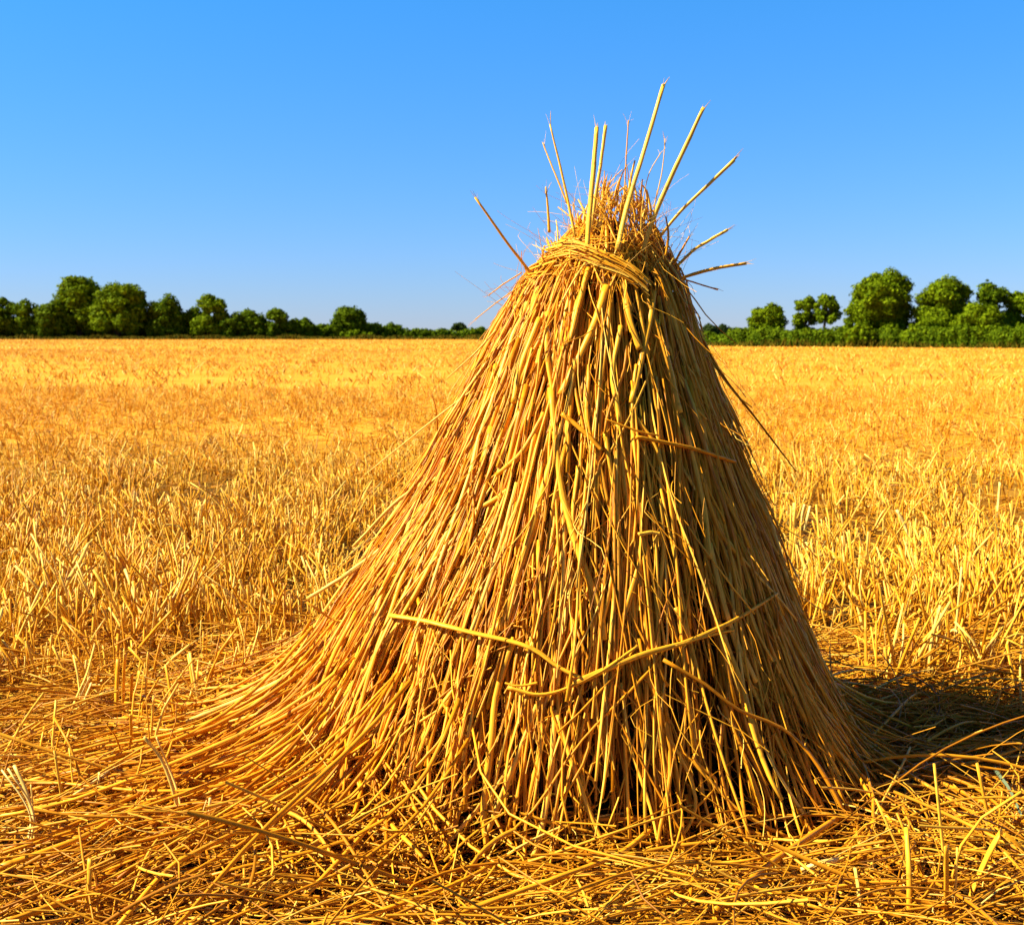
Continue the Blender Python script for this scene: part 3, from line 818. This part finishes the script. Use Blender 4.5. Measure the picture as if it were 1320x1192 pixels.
def plant(name, px0, px1, top, Y, label, cat, mat, low=0.0, lobes=16, lob=(0.08, 0.23), group=None, shape='round', density=0.9, loose=0.22):
    """a tree or bush whose crown spans px0..px1 and reaches pixel row top, standing at distance Y; low = clear stem below the crown"""
    ex_ = 3 if cat == 'bush' else 1
    a, c = on_plane(px0 - ex_, top, Y), on_plane(px1 + ex_, top, Y)
    h, w, xc = a[2], c[0] - a[0], (a[0] + c[0]) / 2
    root = empty(name, (xc, Y, 0))
    tag(root, label, cat, group)
    z0 = low * h
    ch = h - z0
    L = []
    rx, rz, ry = w / 2, ch / 2, w / 2 * 0.9
    tries = 0
    lobes = int(lobes * 1.9)
    skew = rng.normal(0, .16, 2)
    while len(L) < lobes and tries < 4000:
        tries += 1
        r = rng.uniform(*lob) * min(w, ch * 1.15)
        p = rng.uniform(-1, 1, 3)
        if low < .1 and len(L) < lobes * 0.4: p[2] = rng.uniform(-1, -0.45)
        z = p[2]
        if shape == 'round': env = math.sqrt(max(1 - z * z, 0)) if z > -0.25 else 0.97
        elif shape == 'dome': env = math.sqrt(max(1 - ((z + 1) / 2) ** 2, 0))
        else: env = 1 - 0.55 * abs(z)
        if math.hypot(p[0], p[1]) > env * 1.2: continue
        m = math.hypot(p[0], p[1]) / max(env, .05)
        if m < 0.45 and z < 0.6: continue
        p[0] = np.clip(p[0] + skew[0] * (z + .3), -1.1, 1.1)
        cx_ = p[0] * max(rx - r * 0.9, 0.05); cy_ = p[1] * max(ry - r * 0.9, .05); cz_ = z0 + rz + z * max(rz - r * 0.85, 0.05)
        L.append((cx_, cy_, cz_, r))
    # make the silhouette reach its extents
    r = lob[1] * 0.9 * min(w, ch * 1.15)
    L.append((rng.uniform(-.15, .15) * w, 0, h - r * 0.92, r))
    L += [(-.2 * w, -.1 * w, h - 1.5 * r, r * .9), (.2 * w, .1 * w, h - 1.6 * r, r * .9), (0, -.2 * w, h - 1.9 * r, r)]
    L.append((-rx + r, rng.uniform(-.3, .3) * ry, z0 + ch * rng.uniform(.3, .5), r)); L.append((rx - r, rng.uniform(-.3, .3) * ry, z0 + ch * rng.uniform(.3, .5), r))
    px_size = Y / F * 1.29
    ls = max(0.10, px_size * 1.35)
    buf = Buf()
    for (x, y, z, r) in L:
        n = int(density * 3.4 * 4 * r * r / (ls * ls)) + 12
        d = nrm(rng.normal(0, 1, (n, 3)))
        bump = 1 + 0.16 * np.sin(d[:, 0] * 5 + x * 3) * np.sin(d[:, 1] * 6 + z) + 0.14 * np.sin(d[:, 2] * 7 + x)
        rad = r * bump * np.minimum(1.0, rng.beta(5, 1.2, n)) * (1 + loose * rng.normal(0, .3, n))
        C = np.array([x, y, z]) + d * rad[:, None] * np.array([1, 1, 0.86])
        C[:, 2] = np.maximum(C[:, 2], 0.05)
        nn = nrm(d + rng.normal(0, 0.42, (n, 3)))
        leaves(buf, C, nn, ls, n)
    buf.build('crown', mat, root, smooth=False)
    tb = Buf()
    tr = max(0.035 * h, 0.06)
    if cat == 'tree':
        limb(tb, np.array([0, 0, -0.1]), np.array([rng.normal(0, .03) * w, 0, z0 + ch * 0.45]), tr, tr * 0.6)
        for (x, y, z, r) in L[::2]:
            limb(tb, np.array([0, 0, z0 + ch * rng.uniform(.05, .35)]), np.array([x, y, z]), tr * 0.45, tr * 0.12)
        tb.build('trunk', M_BARK, root)
    else:
        for (x, y, z, r) in L[:7]:
            limb(tb, np.array([x * .2, y * .2, -0.05]), np.array([x, y, z]), tr * 0.4, tr * 0.12)
        tb.build('stem', M_BARK, root)
    return root


G_T, G_B = 'trees along the field edge', 'bushes along the field edge'
TREES = [
    ('bush', -30, 22, 381, 258, 'dark bush at the left edge of the treeline', M_LEAF_DARK, 0, 14),
    ('bush', 14, 52, 385, 258, 'low dark bush next to the bush at the left edge', M_LEAF_DARK, 0, 14),
    ('bush', 42, 84, 388, 257, 'low dark bush in front of the tallest left tree', M_LEAF_DARK, 0, 13),
    ('tree', 70, 134, 353, 262, 'tallest tree of the left treeline, with a bushy lumpy crown', M_LEAF, .04, 26),
    ('tree', 116, 189, 362, 259, 'broad round tree right of the tallest left tree', M_LEAF, .03, 28),
    ('tree', 184, 238, 379, 260, 'middling tree with a forked top beside the broad round tree', M_LEAF_DARK, .03, 20),
    ('tree', 234, 272, 395, 262, 'low tree half hidden behind the domed tree', M_LEAF_DARK, .03, 14),
    ('tree', 250, 294, 377, 258, 'domed tree with a high round head in the left treeline', M_LEAF, .06, 20),
    ('bush', 286, 316, 402, 257, 'bush right of the domed tree', M_LEAF_DARK, 0, 12),
    ('tree', 304, 346, 397, 259, 'small flat-topped tree between two bushes', M_LEAF_DARK, .02, 16),
    ('tree', 340, 372, 396, 258, 'small tree with a peaked top leaning right', M_LEAF_DARK, .03, 15),
    ('bush', 366, 386, 411, 258, 'small bush right of the peaked tree', M_LEAF_DARK, 0, 10),
    ('bush', 380, 404, 409, 260, 'rounded bush before the low stretch of treeline', M_LEAF_DARK, 0, 10),
    ('bush', 398, 432, 417, 262, 'low bush just left of the lone open tree', M_LEAF_DARK, 0, 12),
    ('tree', 426, 472, 393, 262, 'lone open tree with gaps in its crown', M_LEAF_DARK, .16, 18),
    ('bush', 440, 478, 424, 258, 'small bush at the foot of the lone open tree', M_LEAF, 0, 10),
    ('bush', 466, 498, 416, 262, 'bush right of the lone open tree', M_LEAF_DARK, 0, 12),
    ('bush', 490, 518, 415, 264, 'rounded bush, second right of the lone open tree', M_LEAF_DARK, 0, 12),
    ('bush', 510, 538, 424, 268, 'low bush where the left treeline drops', M_LEAF_DARK, 0, 10),
    ('bush', 532, 560, 423, 272, 'low bush towards the left side of the stack', M_LEAF_DARK, 0, 10),
    ('bush', 552, 586, 426, 280, 'lowest bush left of the small distant tree', M_LEAF_BLUE, 0, 10),
    ('tree', 582, 601, 415, 285, 'small distant tree beside the left flank of the stack', M_LEAF_BLUE, .35, 9),
    ('bush', 594, 640, 425, 280, 'bush partly behind the left flank of the stack', M_LEAF_DARK, 0, 12),
    ('tree', 902, 926, 416, 180, 'small distant tree beside the right flank of the stack', M_LEAF_BLUE, .1, 10),
    ('tree', 922, 946, 417, 185, 'bluish distant tree, second right of the stack', M_LEAF_BLUE, .1, 10),
    ('bush', 890, 930, 427, 121, 'low bush against the right flank of the stack', M_LEAF_DARK, 0, 12),
    ('bush', 920, 972, 428, 119, 'long low bush left of the oval tree', M_LEAF, 0, 14),
    ('tree', 965, 1014, 390, 118, 'oval-crowned tree first in the right treeline', M_LEAF, .22, 18),
    ('tree', 1022, 1056, 381, 117, 'narrow tree left of the leaning tree', M_LEAF, .2, 14),
    ('tree', 1050, 1084, 378, 116, 'slim tree with a bent round head, leaning right', M_LEAF, .4, 12),
    ('tree', 1084, 1116, 391, 113, 'small pale tree left of the tallest right tree', M_LEAF, .05, 12),
    ('tree', 1100, 1184, 346, 112, 'tallest tree of the right treeline, with a wide round crown', M_LEAF, .10, 30),
    ('tree', 1180, 1256, 355, 110, 'broad tree right of the tallest one', M_LEAF, .08, 28),
    ('tree', 1256, 1304, 362, 110, 'tall dark tree behind a pale rounded bush', M_LEAF_DARK, .08, 20),
    ('bush', 1232, 1298, 388, 105, 'pale rounded bush in front of the tall dark tree', M_LEAF, 0, 22),
    ('tree', 1294, 1350, 373, 110, 'tree cut by the right edge', M_LEAF, .15, 20),
    ('bush', 1165, 1206, 414, 107, 'pale bush between the two broad right trees', M_LEAF, 0, 12),
    ('bush', 1290, 1340, 418, 102, 'low bush at the right edge under the tree', M_LEAF_DARK, 0, 12),
    ('bush', 1090, 1130, 416, 109, 'pale bush under the tallest right tree', M_LEAF, 0, 12),
]
for (nm, x0, x1, top, Y, lab, mt, low, lo) in TREES:
    plant(nm, x0, x1, top, Y, lab, nm, mt, low, lo, group=G_T if nm == 'tree' else G_B,
          shape='dome' if nm == 'bush' else 'round', density=0.75 if 'open' in lab else 1.0)

# the hedges closing the field
def hedge(xs, ys_, tops, step, label, rr):
    px0, px1 = xs[0], xs[-1]
    o0 = on_plane((px0 + px1) / 2, 430, float(np.interp((px0 + px1) / 2, xs, ys_))); o0[2] = 0
    root = empty('hedge', o0); tag(root, label, 'hedge')
    hb, sb = Buf(), Buf()
    for px in np.arange(px0, px1, step):
        Y = float(np.interp(px, xs, ys_)) + rng.uniform(-.3, .6)
        top = float(np.interp(px, xs, tops)) + 2.2 * math.sin(px * .05) + rng.normal(0, 1.2) + 1.6 * math.sin(px * .13)
        p = on_plane(px, top, Y)
        r = rng.uniform(*rr)
        ls = Y / F * 1.7
        for zc in np.arange(r * .5, max(p[2] - r * .4, r * .6), r * .8):
            n = int(14 * r * r / (ls * ls)) + 8
            d = nrm(rng.normal(0, 1, (n, 3)))
            C = np.array([p[0], p[1], zc]) - o0 + d * (r * rng.beta(5, 1.2, n))[:, None]
            C[:, 2] = np.maximum(C[:, 2], .05)
            leaves(hb, C, nrm(d + rng.normal(0, .4, (n, 3))), ls, n)
        if int(px / step) % 4 == 0:
            q = np.array([p[0], p[1], 0]) - o0
            limb(sb, q, q + np.array([rng.normal(0, .2), 0, max(p[2] * .8, .4)]), .06, .02)
    hb.build('foliage', M_LEAF_DARK, root, smooth=False)
    tag(sb.build('stem', M_BARK, root), kind='stuff')


hedge([640, 767, 905, 985, 1345, 1700], [235, 156, 121, 115, 100, 92], [430, 429, 430, 427, 425, 424], 3.2, 'long dark green hedge under the right trees', (.55, .8))
hedge([-420, -25, 200, 420, 640], [263, 263, 264, 268, 275], [412, 409, 410, 421, 429], 4.0, 'long dark hedge running along under the left treeline', (1.1, 1.7))

# rank grass on the verge
vb = Buf()
n = 9000
k = rng.random(n)
x = np.where(k < .55, rng.uniform(-125, -3, n), rng.uniform(12, 75, n))
y = edge_y(x) + rng.uniform(-.3, 5, n)
L_ = rng.uniform(.25, .8, n) * np.where(x < 0, 1.2, .9) * (0.6 + 0.6 * np.abs(np.sin(x * .17) * np.sin(x * .41 + 1)))
u = np.linspace(0, 1, 3)[None, :]
ln = rng.normal(0, .3, (n, 2))
P = np.stack([x[:, None] + L_[:, None] * ln[:, :1] * u, y[:, None] + L_[:, None] * ln[:, 1:] * u, 0.02 + L_[:, None] * u], -1)
tubes(vb, P, (y / F * .9)[:, None] * np.array([[1.2, .9, .3]]), 3)
o = vb.build('grass', M_VERGE); tag(o, kind='stuff')

# ------------------------------------------------------------------ light
SUN_EL, SUN_AZ = math.radians(41), math.radians(184)      # azimuth counted from +X towards +Y: the sun stands to the left
sd = np.array([math.cos(SUN_EL) * math.cos(SUN_AZ), math.cos(SUN_EL) * math.sin(SUN_AZ), math.sin(SUN_EL)])
from mathutils import Vector
ld = bpy.data.lights.new('sun', 'SUN'); ld.energy = 5.0; ld.angle = math.radians(0.5); ld.color = (1.0, 0.94, 0.68)
lo = bpy.data.objects.new('sun', ld); COL.objects.link(lo)
lo.rotation_euler = Vector(-sd).to_track_quat('-Z', 'Y').to_euler(); lo.location = (-5, 0, 8)

w = bpy.data.worlds.new('World'); scene.world = w; w.use_nodes = True
nt = w.node_tree; bg = nt.nodes['Background']
sky = nt.nodes.new('ShaderNodeTexSky'); sky.sky_type = 'NISHITA'; sky.sun_disc = False
sky.sun_elevation = SUN_EL
sky.sun_rotation = (math.pi / 2 - SUN_AZ) % (2 * math.pi)
sky.air_density = 1.0; sky.dust_density = 0.0; sky.ozone_density = 3.0
hs = nt.nodes.new('ShaderNodeMix'); hs.data_type = 'RGBA'; hs.blend_type = 'MULTIPLY'; hs.inputs[0].default_value = 1.0
tc = nt.nodes.new('ShaderNodeTexCoord'); sx = nt.nodes.new('ShaderNodeSeparateXYZ'); tr = nt.nodes.new('ShaderNodeValToRGB')
nt.links.new(tc.outputs['Generated'], sx.inputs[0]); nt.links.new(sx.outputs[2], tr.inputs[0])
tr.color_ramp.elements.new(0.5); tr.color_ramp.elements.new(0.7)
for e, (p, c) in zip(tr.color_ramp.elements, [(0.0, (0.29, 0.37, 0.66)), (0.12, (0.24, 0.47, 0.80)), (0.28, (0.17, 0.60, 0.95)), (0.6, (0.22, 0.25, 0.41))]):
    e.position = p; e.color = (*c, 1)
sc_ = nt.nodes.new('ShaderNodeVectorMath'); sc_.operation = 'SCALE'; sc_.inputs['Scale'].default_value = 1.37   # deep-blue sky tint; its unseen upper part is dimmed to cut fill
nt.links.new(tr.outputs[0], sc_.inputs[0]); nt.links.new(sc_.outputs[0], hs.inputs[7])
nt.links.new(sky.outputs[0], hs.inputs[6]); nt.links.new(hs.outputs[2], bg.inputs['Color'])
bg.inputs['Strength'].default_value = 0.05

# ------------------------------------------------------------------ camera, view
cd = bpy.data.cameras.new('camera'); cd.sensor_width = 36.0; cd.lens = F / 1320 * 36.0
cd.clip_start = 0.05; cd.clip_end = 8000
cd.dof.use_dof = True; cd.dof.focus_distance = 2.95; cd.dof.aperture_fstop = 10.0
co = bpy.data.objects.new('camera', cd); COL.objects.link(co)
co.location = (0, 0, CAM_H); co.rotation_euler = (math.pi / 2 - TH, 0, 0)
scene.camera = co
vs = scene.view_settings
vs.view_transform = 'Standard'; vs.look = 'None'; vs.gamma = 1.0; vs.exposure = 1.70; vs.use_curve_mapping = False
